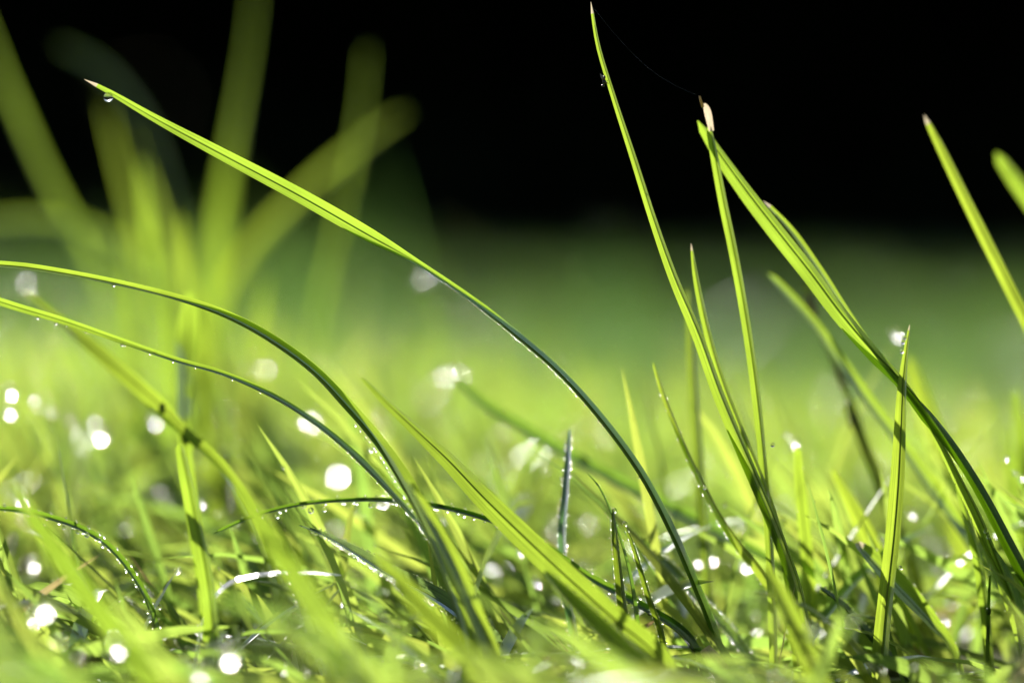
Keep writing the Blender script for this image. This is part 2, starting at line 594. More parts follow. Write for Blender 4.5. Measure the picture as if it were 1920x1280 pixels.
def lawn_mesh(name, base, H, W, lean_dir, lean, curve, rnd, mat=M_LAWN, seg=6, face=None, clear=True):
    """vectorised V-folded, tapering, bending blades; all arrays of length n"""
    n = len(base)
    s = np.linspace(0, 1, seg + 1)
    ld = np.column_stack([np.cos(lean_dir), np.sin(lean_dir), np.zeros(n)])
    th = lean[:, None] + curve[:, None] * s[None, :] ** 1.3            # angle from vertical
    ds = (H / seg)[:, None]
    dx = np.sin(th) * ds
    dz = np.cos(th) * ds
    X = np.concatenate([np.zeros((n, 1)), np.cumsum(dx[:, :-1], 1)], 1)
    Z = np.concatenate([np.zeros((n, 1)), np.cumsum(dz[:, :-1], 1)], 1)
    P = base[:, None, :] + ld[:, None, :] * X[:, :, None]
    P[:, :, 2] += Z
    if face is None:
        face = rng.uniform(0, 2 * np.pi, n)
    if clear:
        keep = np.ones(n, bool)
        for (dp, dr, _l) in EXTRA:
            near = np.where((np.abs(base[:, 0] - dp[0]) < .25) & (np.abs(base[:, 1] - dp[1]) < .35))[0]
            vw = CAMN_ - dp; vw /= np.linalg.norm(vw)
            for (d, reach, rad) in ((SUNV, 0.16, dr + .0022), (vw, 0.15, dr + .0022)):
                q = P[near] - dp
                t = np.clip(q @ d, 0, reach)
                dist = np.linalg.norm(q - t[..., None] * d, axis=2).min(1)
                keep[near[dist < rad]] = False
        for key, rad in (('BB', .003), ('R', .003), ('R2', .002), ('R3', .003), ('AA', .0026), ('DD', .0018), ('S', .0018), ('L', .0025), ('CC', .0016), ('T', .0025), ('A', .0022), ('O', .0022), ('N', .002)):
            for inf in BLADES[key][3:-8:3]:
                dp = inf[0]
                if dp[2] < .009:
                    continue
                near = np.where((np.abs(base[:, 0] - dp[0]) < .08) & (base[:, 1] < dp[1] + .05))[0]
                if not len(near):
                    continue
                vw = CAMN_ - dp; vw /= np.linalg.norm(vw)
                q = P[near] - dp
                t = np.clip(q @ vw, 0, 0.15)
                dist = np.linalg.norm(q - t[..., None] * vw, axis=2).min(1)
                keep[near[dist < rad]] = False
        base, H, W, lean_dir, rnd, P, th, ld, face = (a[keep] for a in (base, H, W, lean_dir, rnd, P, th, ld, face))
        n = len(base)
    # cross direction: mostly across the lean direction, turned by "face"
    side = np.column_stack([-np.sin(lean_dir), np.cos(lean_dir), np.zeros(n)])
    Tn = ld[:, None, :] * np.sin(th)[:, :, None]
    Tn[:, :, 2] += np.cos(th)
    up = np.cross(Tn, side[:, None, :])
    tw = (face[:, None] * 0.5 + (s[None, :] - 0.5) * rng.normal(0, 0.8, n)[:, None])
    c = side[:, None, :] * np.cos(tw)[:, :, None] + up * np.sin(tw)[:, :, None]
    nn = np.cross(Tn, c)
    prof = np.clip(np.where(s < 0.55, 0.75 + 0.45 * s, 1.0 - ((s - 0.55) / 0.45) ** 1.7), 0.03, 1)
    w = W[:, None] * prof[None, :] * 0.5
    fo = R(22)
    V = np.empty((n, seg + 1, 3, 3))
    for k, u in enumerate((-1, 0, 1)):
        V[:, :, k, :] = P + c * (u * w * math.cos(fo))[:, :, None] + nn * (abs(u) * w * math.sin(fo))[:, :, None]
    UV = np.empty((n, seg + 1, 3, 2))
    UV[..., 0] = np.array([0, .5, 1])[None, None, :] + rnd[:, None, None] * 7
    UV[..., 1] = s[None, :, None] * 2
    q = []
    for i in range(seg):
        for k in range(2):
            a = i * 3 + k
            q.append((a, a + 1, a + 4, a + 3))
    q = np.array(q)
    nv = (seg + 1) * 3
    Q = (q[None] + (np.arange(n) * nv)[:, None, None]).reshape(-1, 4)
    o = big_mesh(name, V.reshape(-1, 3), Q, mat, uvs=UV.reshape(-1, 2), rnd=np.repeat(rnd, nv))
    return o, base, H, P, w, c, nn


def field(n, y0, y1, margin, power=1.0):
    """random ground positions inside the widened view"""
    y = y0 + (y1 - y0) * rng.random(n) ** power
    hw = y * 0.19 + margin
    x = rng.uniform(-1, 1, n) * hw
    return np.column_stack([x, y, np.full(n, -0.001)])


def lean_dirs(n, bias=0.6):
    a = rng.uniform(0, 2 * np.pi, n)
    m = rng.random(n) < bias
    a[m] = np.pi + rng.normal(0, 0.7, m.sum())
    return a


def build_lawn():
    out = []
    specs = [
        # n, y0, y1, margin, power, height, width
        (640, 0.23, 0.36, 0.05, 1.0, (0.022, 0.060), (0.0010, 0.0028)),
        (750, 0.36, 0.42, 0.05, 1.0, (0.024, 0.058), (0.0009, 0.0027)),
        (2000, 0.42, 0.52, 0.06, 1.0, (0.024, 0.062), (0.0009, 0.0029)),
        (4600, 0.52, 0.80, 0.08, 1.0, (0.018, 0.052), (0.0010, 0.0032)),
        (13000, 0.80, 2.0, 0.20, 1.0, (0.020, 0.048), (0.0016, 0.0036)),
        (15000, 2.0, 6.0, 0.5, 1.0, (0.025, 0.055), (0.003, 0.006)),
        (8000, 6.0, 13.0, 1.5, 1.0, (0.03, 0.06), (0.006, 0.010)),
    ]
    for (n, y0, y1, mg, pw, (h0, h1), (w0, w1)) in specs:
        b = field(n, y0, y1, mg, pw)
        left = np.clip(0.5 - b[:, 0] / (b[:, 1] * 0.36), 0, 1)         # 1 at the left edge of view
        H = rng.uniform(h0, h1, n) * (0.80 + 0.45 * left)
        if y0 in (0.36, 0.42):
            H *= np.where(b[:, 0] < -0.02, 0.72, 1.0)
        if y0 < 0.42:
            H *= np.where(b[:, 0] > -0.01, 0.78, 1.0)
        W = rng.uniform(w0, w1, n)
        out.append((b, H, W))
    # taller tufts scattered over the lawn further back
    for k in range(150):
        y = 1.4 + 4.6 * rng.random() ** 1.2
        x = rng.uniform(-1, 1) * (y * 0.19 + 0.3)
        m_ = int(rng.integers(12, 40))
        sp = rng.uniform(0.02, 0.07)
        b = np.column_stack([x + rng.normal(0, sp, m_), y + rng.normal(0, sp, m_), np.full(m_, -0.001)])
        hh = rng.uniform(0.05, 0.118) * (1.1 if x < -0.02 * y else 0.7)
        out.append((b, hh * rng.uniform(0.55, 1.0, m_), rng.uniform(0.0025, 0.0055, m_)))
    n = 1300
    y = rng.uniform(0.48, 0.80, n)
    b = np.column_stack([-y * rng.uniform(-0.02, 0.22, n), y, np.full(n, -0.001)])
    out.append((b, rng.uniform(0.026, 0.054, n), rng.uniform(0.0012, 0.0034, n)))
    n = 110
    y = rng.uniform(0.56, 1.0, n)
    b = np.column_stack([-y * rng.uniform(0.04, 0.22, n), y, np.full(n, -0.001)])
    out.append((b, rng.uniform(0.045, 0.075, n), rng.uniform(0.002, 0.004, n)))
    b = np.vstack([o[0] for o in out]); H = np.concatenate([o[1] for o in out]); W = np.concatenate([o[2] for o in out])
    res = []
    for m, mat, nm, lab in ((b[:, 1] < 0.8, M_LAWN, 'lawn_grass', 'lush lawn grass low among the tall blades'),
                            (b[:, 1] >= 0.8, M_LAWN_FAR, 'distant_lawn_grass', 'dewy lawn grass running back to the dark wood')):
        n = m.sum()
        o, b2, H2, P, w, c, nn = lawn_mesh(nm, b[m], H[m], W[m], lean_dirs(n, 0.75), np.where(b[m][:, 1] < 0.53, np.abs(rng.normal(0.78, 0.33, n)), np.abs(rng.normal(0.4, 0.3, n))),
                                           np.abs(rng.normal(0.6, 0.5, n)), rng.random(n), mat)
        tag(o, lab, kind='stuff')
        res.append((b2, H2, P, w, c, nn))
    return [np.concatenate(a) for a in zip(*res)]




# ------------------------------------------------------------------ grass blades one can tell apart
FARG = 'tall soft blades behind the plane of focus'
blade('A', [(158, 149, 2, 5, .8), (200, 170, 2, 9, .8), (290, 222, 2, 15, .8), (400, 281, 1, 22, .8), (560, 366, 0, 27, .8),
            (690, 440, 0, 26, .75), (775, 488, 0, 11.7, .5), (860, 545, 0, 10.1, .05), (960, 622, 0, 11.7, .0), (1050, 700, 0, 13.3, .0),
            (1130, 790, 0, 14.8, .0), (1200, 887, 0, 15.6, .02), (1255, 990, 0, 16.4, .02), (1300, 1092, 1, 17.2, .05), (1345, 1212, 2, 17.2, .05)],
      'long arching blade crossing the picture from the upper left with a drop at its tip', dry=0.012, wide=1.0)
blade('B', [(1108, 4, 0, 6, .6), (1122, 85, 0, 10, .6), (1150, 178, 0, 12, .55), (1190, 300, 0, 16, .55), (1226, 412, 0, 19, .5),
            (1265, 520, 0, 23, .5), (1310, 625, 1, 26, .45), (1352, 740, 1, 28, .4), (1395, 840, 1, 29, .35), (1435, 930, 2, 29, .3),
            (1470, 1015, 2, 29, .3), (1502, 1110, 3, 28, .3), (1525, 1230, 3, 26, .3)],
      'tall slender upright blade with a tiny fly near its pale tip', dry=0.012)
blade('C', [(1296, 456, 6, 4, .5), (1306, 520, 6, 14, .6), (1325, 610, 6, 18, .55), (1350, 700, 6, 19, .5), (1386, 795, 6, 20, .45),
            (1422, 880, 6, 20, .4), (1455, 970, 6, 20, .3), (1480, 1080, 6, 20, .3)],
      'shorter pointed blade close against the right side of the fly blade', dry=0.01)
blade('D', [(1328, 232, 6, 12, .6), (1338, 280, 6, 18, .65), (1356, 375, 6, 21, .65), (1376, 470, 6, 22, .65), (1396, 580, 6, 22, .6),
            (1414, 700, 6, 22, .55), (1428, 820, 6, 21, .4), (1438, 930, 6, 21, .4), (1446, 1040, 6, 20, .4), (1452, 1200, 6, 20, .4)],
      'narrow blade ending in a withered pink and white tip', dry=0.0)
blade('E', [(1308, 226, 8, 14, .8), (1345, 283, 8, 25, .85), (1402, 362, 7, 33, .85), (1455, 430, 7, 37, .85), (1520, 512, 6, 37, .8),
            (1580, 592, 4, 35, .75), (1640, 662, 2, 31, .5), (1690, 712, 1, 24.3, .25), (1740, 772, 0, 21.6, .12), (1792, 838, 0, 20.7, .12),
            (1840, 912, 0, 21.6, .12), (1890, 1005, 0, 23.4, .15), (1950, 1130, 0, 25.2, .15)],
      'broad bright folded blade slanting down from the withered tip to the right edge', fold=34, wide=0.85)
blade('E2', [(1431, 377, 9, 8, .5), (1484, 435, 9, 14, .4), (1534, 507, 8, 15, .35), (1586, 587, 7, 14, .3), (1639, 662, 6, 12, .25),
             (1694, 729, 5, 12, .2), (1746, 807, 5, 14, .2), (1794, 907, 5, 16, .3), (1844, 1017, 5, 18, .3), (1894, 1127, 5, 20, .3)],
      'short darker blade lying along the upper edge of the broad slanting blade', dry=0.008)
blade('F', [(1712, 735, 3, 6.8, .5), (1750, 800, 3, 15.3, .55), (1792, 880, 3, 20.4, .55), (1835, 965, 3, 25.5, .6), (1870, 1050, 4, 28.9, .6),
            (1905, 1140, 4, 28.9, .5), (1930, 1230, 5, 28.9, .4)],
      'fresh grooved blade under the lower end of the broad slanting blade', fold=34)
blade('S', [(1706, 608, -2, 4, .5), (1700, 650, -2, 10, .6), (1693, 715, -2, 20, .6), (1689, 800, -2, 28, .65), (1684, 900, -2, 34, .65),
            (1676, 1000, -2, 36, .6), (1665, 1100, -2, 36, .5), (1655, 1210, -2, 38, .4)],
      'upright blade crossed by a shadow, with small drops by its tip', dry=0.01)
blade('L', [(1603, 1018, 8, 14, .4), (1635, 1052, 8, 40, .5), (1688, 1108, 8, 46, .5), (1742, 1165, 8, 34, .4), (1780, 1210, 8, 20, .4)],
      'short stub leaf with a brown cut tip behind the upright shadowed blade', dry=0.05)
blade('G', [(1733, 216, 17, 10, .7), (1770, 288, 17, 21, .75), (1810, 370, 17, 25, .75), (1850, 450, 17, 28, .75), (1890, 530, 17, 29, .7),
            (1935, 622, 17, 30, .7), (1985, 740, 17, 30, .6), (2030, 900, 17, 32, .5), (2050, 1150, 17, 32, .5)],
      'straight slanting blade alone against the black at the right', dry=0.012)
blade('H', [(1868, 286, 42, 20, .7), (1900, 330, 42, 34, .8), (1945, 392, 42, 40, .8), (2010, 500, 42, 42, .7), (2080, 700, 42, 42, .6), (2110, 1100, 42, 42, .5)],
      'soft blade tip reaching in from the right edge', group=FARG)
blade('J', [(-170, 520, 0, 6, .6), (-80, 497, 0, 14, .6), (20, 498, 0, 16, .6), (120, 512, 0, 16, .6), (240, 536, 0, 15, .5), (340, 563, 0, 15, .03),
            (430, 596, 0, 15, .03), (510, 640, 0, 17, .03), (590, 700, -1, 18.7, .03), (650, 765, -2, 23.4, .03), (705, 830, -3, 25, .03), (750, 900, -6, 29.6, .35),
            (795, 985, -9, 32.8, .4), (835, 1080, -12, 35.9, .35), (870, 1200, -15, 39, .3)],
      'upper of two arching blades sweeping in from the left edge', fold=30)
blade('K', [(-150, 520, 0, 10, .8), (-60, 545, 0, 18, .8), (20, 572, 0, 19, .8), (120, 602, 0, 17, .75), (230, 640, 0, 14, .6), (330, 675, 0, 13, .4), (420, 702, 0, 12, .03),
            (520, 748, 0, 11, .03), (600, 800, 0, 11.9, .03), (662, 852, -1, 13.6, .03), (722, 912, -3, 17, .03), (790, 985, -5, 22.1, .3), (850, 1085, -8, 25.5, .3), (900, 1210, -10, 27.2, .3)],
      'lower of two arching blades from the left edge, beaded along its underside')
blade('M', [(40, 545, 34, 8, .3), (110, 600, 32, 22, .5), (180, 655, 28, 34, .8), (250, 715, 24, 40, .85), (305, 765, 22, 38, .6), (350, 812, 20, 26, .3),
            (400, 855, 18, 26, .3), (450, 925, 16, 26, .3), (490, 1020, 14, 26, .3)],
      'soft leaf bent down across the jointed culm at the left')
blade('O', [(676, 706, 12, 6, .7), (720, 750, 9, 18, .8), (780, 806, 5, 28, .9), (840, 862, 1, 38, .95), (910, 935, -4, 50, 1), (985, 1008, -8, 58, 1), (1062, 1080, -11, 62, 1),
            (1150, 1158, -14, 64, .9), (1240, 1240, -17, 64, .8)],
      'wide glowing blade slanting down through the lower middle', fold=14)
blade('Q', [(850, 708, 46, 12, .4), (900, 752, 44, 24, .6), (1000, 815, 42, 28, .5), (1100, 872, 40, 30, .35), (1200, 926, 38, 30, .3), (1320, 985, 36, 32, .3),
            (1440, 1052, 34, 34, .4), (1560, 1145, 32, 34, .4)],
      'blurred low slanting blade with bright wet tip behind the long arch', M_LEAF_OLIVE)
blade('R', [(1150, 955, 0, 5, .2), (1154, 990, 0, 13, .3), (1160, 1050, 0, 18, .4), (1168, 1120, 0, 22, .4), (1178, 1190, 0, 24, .4)],
      'small upright dew lined blade with a drop on top in the lower middle', M_LEAF_DEEP)
blade('R2', [(1100, 886, 1, 2, .3), (1122, 912, 1, 4, .3), (1140, 948, 1, 5, .3), (1156, 990, 1, 6, .3), (1180, 1080, 1, 10, .4), (1192, 1170, 1, 14, .4)],
      'hair thin curved blade leaning on the small dew lined blade', M_LEAF_DEEP)
blade('R3', [(1170, 980, 1, 4, .3), (1184, 1010, 1, 8, .4), (1203, 1070, 1, 12, .5), (1220, 1125, 1, 14, .5), (1240, 1180, 1, 15, .5)],
      'small curved blade with a hooked tip drop right of the dew lined one', M_LEAF_DEEP)
blade('T', [(1068, 802, 14, 5, .3), (1066, 860, 13, 13, .3), (1061, 930, 12, 17, .3), (1056, 1000, 11, 20, .35), (1060, 1080, 10, 22, .4), (1076, 1180, 9, 22, .4)],
      'blue grey upright blade behind the wide glowing one', M_LEAF_BLUE)
blade('U', [(1224, 678, 9, 5, .5), (1243, 735, 9, 11, .5), (1268, 798, 8, 12, .4), (1302, 872, 8, 13, .25), (1342, 950, 8, 15, .25), (1385, 1015, 8, 20, .5), (1432, 1075, 8, 24, .6), (1490, 1170, 8, 24, .5)],
      'thin curving blade between the long arch and the fly blade')
blade('V', [(1290, 540, 28, 8, .4), (1297, 640, 28, 20, .5), (1304, 750, 28, 25, .5), (1311, 850, 28, 27, .55), (1318, 950, 28, 27, .6), (1326, 1060, 28, 27, .6), (1334, 1200, 28, 27, .6)],
      'soft upright olive blade behind the fly blade with a dark scar', M_LEAF_OLIVE)
blade('W', [(1438, 512, 28, 10, .3), (1480, 560, 28, 20, .4), (1530, 620, 28, 24, .45), (1572, 682, 28, 27, .45), (1622, 752, 28, 29, .4), (1682, 832, 28, 29, .35), (1735, 905, 28, 30, .4),
            (1792, 985, 28, 32, .5), (1850, 1072, 28, 34, .5), (1900, 1170, 28, 34, .5)],
      'dull slanting blade behind and below the broad bright one')
blade('Y', [(1702, 668, 55, 14, .7), (1728, 742, 55, 40, .8), (1760, 835, 55, 52, .8), (1790, 930, 55, 58, .8), (1820, 1050, 55, 60, .8), (1848, 1200, 55, 60, .7)],
      'wide soft blade behind the upright shadowed blade', group=FARG)
blade('Z', [(1494, 838, 18, 16, .9), (1498, 900, 18, 26, .9), (1505, 970, 18, 30, .9), (1514, 1080, 18, 32, .9), (1520, 1200, 18, 32, .8)],
      'pale upright blade with two drops at its top right of the fly blade')
blade('AA', [(400, 1000, 5, 8, .5), (480, 966, 5, 9, .4), (560, 946, 5, 10, .3), (650, 938, 5, 10, .2), (750, 940, 5, 11, .2), (850, 956, 4, 12, .2), (940, 984, 4, 13, .25), (1020, 1024, 4, 15, .3), (1100, 1080, 4, 18, .3),
             (1190, 1130, 4, 20, .2), (1290, 1200, 4, 20, .2)],
      'low nearly level arching blade hung with drops left of middle', M_LEAF_DEEP)
blade('BB', [(560, 984, 0, 3, .3), (610, 1004, 0, 10, .4), (670, 1038, 0, 20, .4), (730, 1075, 0, 28, .4), (800, 1112, 0, 34, .4), (860, 1152, 0, 38, .4), (920, 1210, 0, 38, .4)],
      'blue green blade covered in rows of fine dew beads', M_LEAF_BLUE, fold=34)
blade('CC', [(640, 1078, -8, 3, .4), (595, 1074, -8, 7, .6), (540, 1074, -9, 11, .7), (480, 1079, -9, 13, .8), (430, 1094, -10, 13, .6), (396, 1130, -10, 13, .4), (376, 1190, -10, 13, .4)],
      'wet level blade shining white under the low beaded arch', M_LEAF_WET, fold=5, toward=HALF)
blade('DD', [(-40, 952, 3, 8, .5), (40, 957, 3, 13, .5), (100, 972, 3, 14, .3), (150, 990, 3, 14, .3), (196, 1018, 3, 14, .3), (240, 1066, 3, 14, .3), (280, 1140, 3, 14, .3)],
      'small drooping blade with hanging drops at the left edge', M_LEAF_DEEP)
blade('FG1', [(440, 910, -40, 18.6, 1), (490, 980, -42, 38.4, 1), (545, 1065, -44, 49.6, 1), (610, 1160, -46, 55.8, 1), (680, 1270, -48, 57, .9)],
      'very soft glowing foreground blade left of the beaded blue one', fold=10, group='blurred foreground blades')
blade('FG2', [(528, 1010, -10, 8, .3), (552, 1080, -10, 20, .3), (584, 1160, -11, 24, .3), (624, 1270, -12, 26, .3)],
      'dark narrow blade leaning right in the lower left foreground', group='blurred foreground blades')
blade('FG3', [(336, 830, -12, 18, .7), (352, 900, -12, 30.6, .8), (368, 980, -12, 34.2, .8), (384, 1060, -13, 36, .7), (398, 1160, -14, 36, .5)],
      'upright yellow green blade below the culm joint at the left', group='blurred foreground blades')
blade('FG4', [(762, 900, -16, 16, .4), (803, 975, -17, 30, .4), (846, 1060, -18, 38, .45), (888, 1160, -19, 40, .5), (930, 1270, -20, 42, .5)],
      'slim soft blade in front of the base of the two left arches', group='blurred foreground blades')
blade('FG5', [(20, 900, -36, 10, .8), (70, 980, -38, 34, .9), (140, 1080, -40, 44, .9), (220, 1190, -42, 48, .9), (290, 1290, -44, 48, .9)],
      'soft yellow green foreground blade slanting through the lower left corner', group='blurred foreground blades')
blade('FG6', [(700, 1030, -34, 13, .9), (760, 1100, -36, 39, .9), (830, 1180, -38, 48.1, .9), (900, 1270, -40, 52, .9)],
      'broad blurred foreground blade under the beaded blue one', fold=12, group='blurred foreground blades')
blade('FG7', [(1020, 1070, -16, 10, .5), (1080, 1130, -18, 30, .7), (1150, 1200, -20, 40, .7), (1230, 1290, -22, 44, .7)],
      'soft foreground blade beneath the wide glowing blade', group='blurred foreground blades')
blade('FG8', [(1436, 1060, -24, 14, .8), (1470, 1130, -26, 44, .8), (1510, 1220, -28, 54, .8), (1540, 1290, -30, 54, .8)],
      'soft bright foreground blade at the foot of the fly blade', group='blurred foreground blades')
blade('X1', [(1536, 1100, 6, 6, .1), (1575, 1130, 6, 12, .1), (1612, 1170, 6, 16, .1), (1650, 1215, 6, 20, .1), (1700, 1270, 6, 22, .1)],
      'dark runner lying along the ground at the foot of the shadowed blade', M_LEAF_DEEP)
blade('X2', [(1200, 1010, 16, 8, .3), (1250, 1060, 16, 18, .3), (1310, 1125, 14, 20, .3), (1370, 1190, 12, 22, .3), (1420, 1270, 10, 22, .3)],
      'dull low blade passing behind the foot of the long arch', M_LEAF_DEEP)
blade('X3', [(1788, 880, 10, 6, .4), (1812, 960, 10, 18, .5), (1832, 1040, 10, 22, .6), (1846, 1130, 10, 24, .6), (1856, 1240, 10, 24, .6)],
      'short upright blade behind the grooved blade at the right')
blade('X4', [(1904, 730, 45, 10, .7), (1912, 800, 45, 26, .7), (1918, 900, 45, 34, .7), (1922, 1010, 45, 38, .7), (1926, 1180, 45, 38, .7)],
      'soft upright blade cut by the right edge of the view', group=FARG)
blade('X5', [(1886, 800, 50, 8, .7), (1895, 870, 50, 22, .7), (1900, 960, 50, 26, .7), (1905, 1180, 50, 28, .7)],
      'short soft blade beside the one at the right edge', group=FARG)
blade('X6', [(1560, 880, 24, 10, .8), (1600, 950, 24, 34, .85), (1640, 1030, 24, 44, .85), (1680, 1120, 24, 48, .8), (1710, 1210, 24, 48, .8)],
      'soft bright blade behind the brown tipped stub leaf')

# jointed culms: stem, nodes and a leaf sheath
def culm(label, pts, nodes, mat, cat='grass stem', sheath=None):
    S = catmull([[*at(x, y, dm), w / FPX * (D + dm * .001) * .5, 0] for (x, y, dm, w) in pts], 36)
    t, f = tube([p[:3] for p in S], [max(p[3], 1e-4) for p in S], 9)
    o = link_mesh('grass_culm', [tuple(p) for p in t], f, mat, uvs=[(k % 9 / 9, k // 9 / 12) for k in range(len(t))])
    tag(o, label, cat, 'jointed grass stems')
    for (i, k, m) in nodes:
        seq = range(max(i - 1, 0), min(i + 3, 36))
        pts2 = np.linspace(S[i - 1, :3], S[i + 1, :3], 5)
        rr = S[i, 3] * np.array([1.02, k * .9, k, k * .9, 1.02])
        v, f2 = tube(pts2, rr, 10)
        link_mesh('node', [tuple(p) for p in v], f2, m, parent=o, uvs=[(0, 0)] * len(v))
    return o


blade('N', [(356, 545, 40, 16.0, .8), (351, 630, 38, 36.8, .95), (345, 735, 30, 25.6, .95), (345, 812, 24, 20.8, .9), (352, 900, 24, 20.8, .9), (368, 1010, 20, 22.4, .8), (384, 1120, 18, 22.4, .8)],
      'pale upright sheath with dark wet joints at the left', fold=12, wide=1.2)
for (x, y, w, dm) in ((347, 815, 18, 26), (304, 766, 12, 22)):
    host = bpy.data.objects[[o.name for o in COL.objects if o.get('label', '').startswith('pale upright sheath')][0]]
    pc = at(x, y, dm - 2)
    k = w / FPX * D
    v, f = tube([pc + Vector((0, 0, q * k)) for q in (-.9, -.45, 0, .45, .9)], [k * q for q in (.3, .5, .58, .5, .3)], 10)
    link_mesh('node', [tuple(p) for p in v], f, M_RIB, parent=host, uvs=[(0, 0)] * len(v))
culm('dark jointed culm with a pale swollen top behind the dull slanting blade', [(1510, 530, 38, 10), (1520, 572, 38, 12), (1532, 610, 38, 10), (1556, 660, 38, 10), (1590, 740, 38, 10), (1622, 830, 38, 12), (1660, 930, 38, 10), (1720, 1080, 38, 14), (1760, 1320, 38, 14)],
     [(2, 1.5, M_STRAW), (8, 1.5, M_STRAW)], M_LEAF_OLIVE)
culm('short dark stalk with a pale joint left of the shadowed blade', [(1592, 755, 40, 22), (1606, 800, 40, 17), (1626, 850, 40, 17), (1650, 910, 40, 17), (1680, 1000, 40, 17), (1710, 1320, 40, 17)],
     [(2, 1.35, M_STRAW)], M_LEAF_OLIVE)
culm('thin beaded stalk near the lower right corner', [(1856, 1078, 3, 4), (1854, 1130, 3, 6), (1852, 1200, 3, 7), (1849, 1320, 3, 8)], [(10, 1.5, M_LEAF_DEEP)], M_LEAF_DEEP)
culm('pinkish dead sheath at the foot of the long arch', [(1322, 1215, -4, 22), (1340, 1240, -4, 34), (1362, 1275, -4, 34), (1380, 1330, -4, 30)], [(20, 1.15, M_STRAW)], M_DRY)

# the tall soft blades in the upper left, well behind the plane of focus
blade('ta', [(-40, 20, 180, 5.1, .6), (0, 130, 180, 12.2, .6), (45, 240, 180, 16.6, .55), (100, 360, 180, 19.2, .55), (160, 470, 180, 21.1, .6), (210, 600, 180, 20.5, .6), (250, 800, 180, 19.2, .6), (270, 1000, 180, 19.2, .6)],
      'soft tall blade cut by the left edge of the view', group=FARG)
blade('tb', [(195, 180, 180, 3, .4), (220, 270, 180, 14, .4), (250, 380, 180, 20, .5), (285, 500, 180, 24, .6), (320, 660, 180, 28, .7), (360, 1000, 180, 28, .7)],
      'soft tall blade with a dim top behind the upper end of the long arch', group=FARG)
blade('tc', [(250, 250, 165, 2, .6), (285, 350, 165, 12, .8), (322, 460, 165, 19, .9), (365, 580, 165, 26, .95), (405, 740, 165, 32, .95), (430, 1000, 165, 32, .9)],
      'soft bright blade beside the dim topped one in the upper left', group=FARG)
blade('td', [(488, -120, 190, 3, .3), (472, 60, 190, 6, .4), (450, 200, 190, 11, .5), (425, 340, 185, 26, .8), (404, 480, 180, 42, .9), (400, 640, 175, 50, .9), (415, 1000, 170, 54, .9)],
      'tall soft upright blade running out of the top of the view', group=FARG)
blade('te', [(690, 90, 180, 3.6, .4), (680, 200, 180, 7.2, .5), (655, 340, 180, 9.6, .7), (625, 470, 180, 10.8, .7), (595, 610, 180, 12.6, .6), (570, 800, 180, 12.6, .6), (565, 1000, 180, 12.6, .6)],
      'soft upright blade crossed by a leaning one above the long arch', group=FARG)
blade('tf', [(760, 210, 195, 4.9, .3), (690, 262, 195, 14.6, .5), (610, 325, 193, 20.5, .6), (535, 395, 190, 23.5, .65), (470, 465, 188, 27.4, .7), (425, 550, 185, 27.4, .7), (400, 700, 180, 25.4, .7), (395, 1000, 180, 25.4, .7)],
      'soft blade leaning right across the upright one', group=FARG)
blade('ti', [(262, 300, 120, 6, .7), (280, 420, 120, 22, .9), (300, 560, 118, 30, .95), (322, 740, 116, 34, .95), (336, 1000, 114, 34, .9)],
      'slim glowing soft blade just left of the pale culm', group=FARG)
blade('tj', [(338, 400, 100, 6, .8), (352, 520, 100, 24, .95), (372, 660, 98, 34, .95), (396, 840, 96, 38, .95), (410, 1040, 94, 38, .9)],
      'slim glowing soft blade just right of the pale culm', group=FARG)
blade('tk', [(500, 520, 130, 6, .7), (486, 620, 130, 24, .9), (470, 760, 128, 32, .95), (462, 1020, 126, 32, .9)],
      'short soft blade below the leaning one at the upper left', group=FARG)
blade('tl', [(236, 430, 140, 6, .7), (246, 560, 140, 22, .9), (252, 720, 138, 30, .9), (250, 1000, 136, 30, .9)],
      'short soft blade between the left arches and the pale culm', group=FARG)
blade('tg', [(-160, 470, 180, 5, .3), (-60, 430, 180, 19, .35), (60, 415, 180, 25, .35), (160, 432, 180, 27, .4), (250, 480, 180, 29, .5), (310, 570, 180, 28, .6), (340, 740, 180, 26, .6), (350, 1000, 180, 26, .6)],
      'soft dull arching blade low at the left edge', M_LEAF_OLIVE, group=FARG)
blade('th', [(110, 85, 200, 9, .08), (190, 135, 200, 18, .08), (260, 220, 200, 18, .08), (310, 350, 200, 18, .1), (340, 520, 200, 18, .2), (350, 900, 200, 18, .3)],
      'barely visible dark arching blade behind the drop on the long arch', M_LEAF_DEEP, group=FARG)

LAWN = build_lawn()


def dead_straw():
    n = 620
    b = field(n, 0.30, 0.95, 0.05)
    o, *_r = lawn_mesh('dead_straw', b, rng.uniform(0.012, 0.04, n), rng.uniform(0.0008, 0.0020, n), rng.uniform(0, 6.28, n),
                       rng.uniform(0.7, 1.45, n), rng.uniform(-.2, .3, n), rng.random(n), M_STRAWS)
    tag(o, 'dead straw and thatch lying among the lawn grass', kind='stuff')


dead_straw()

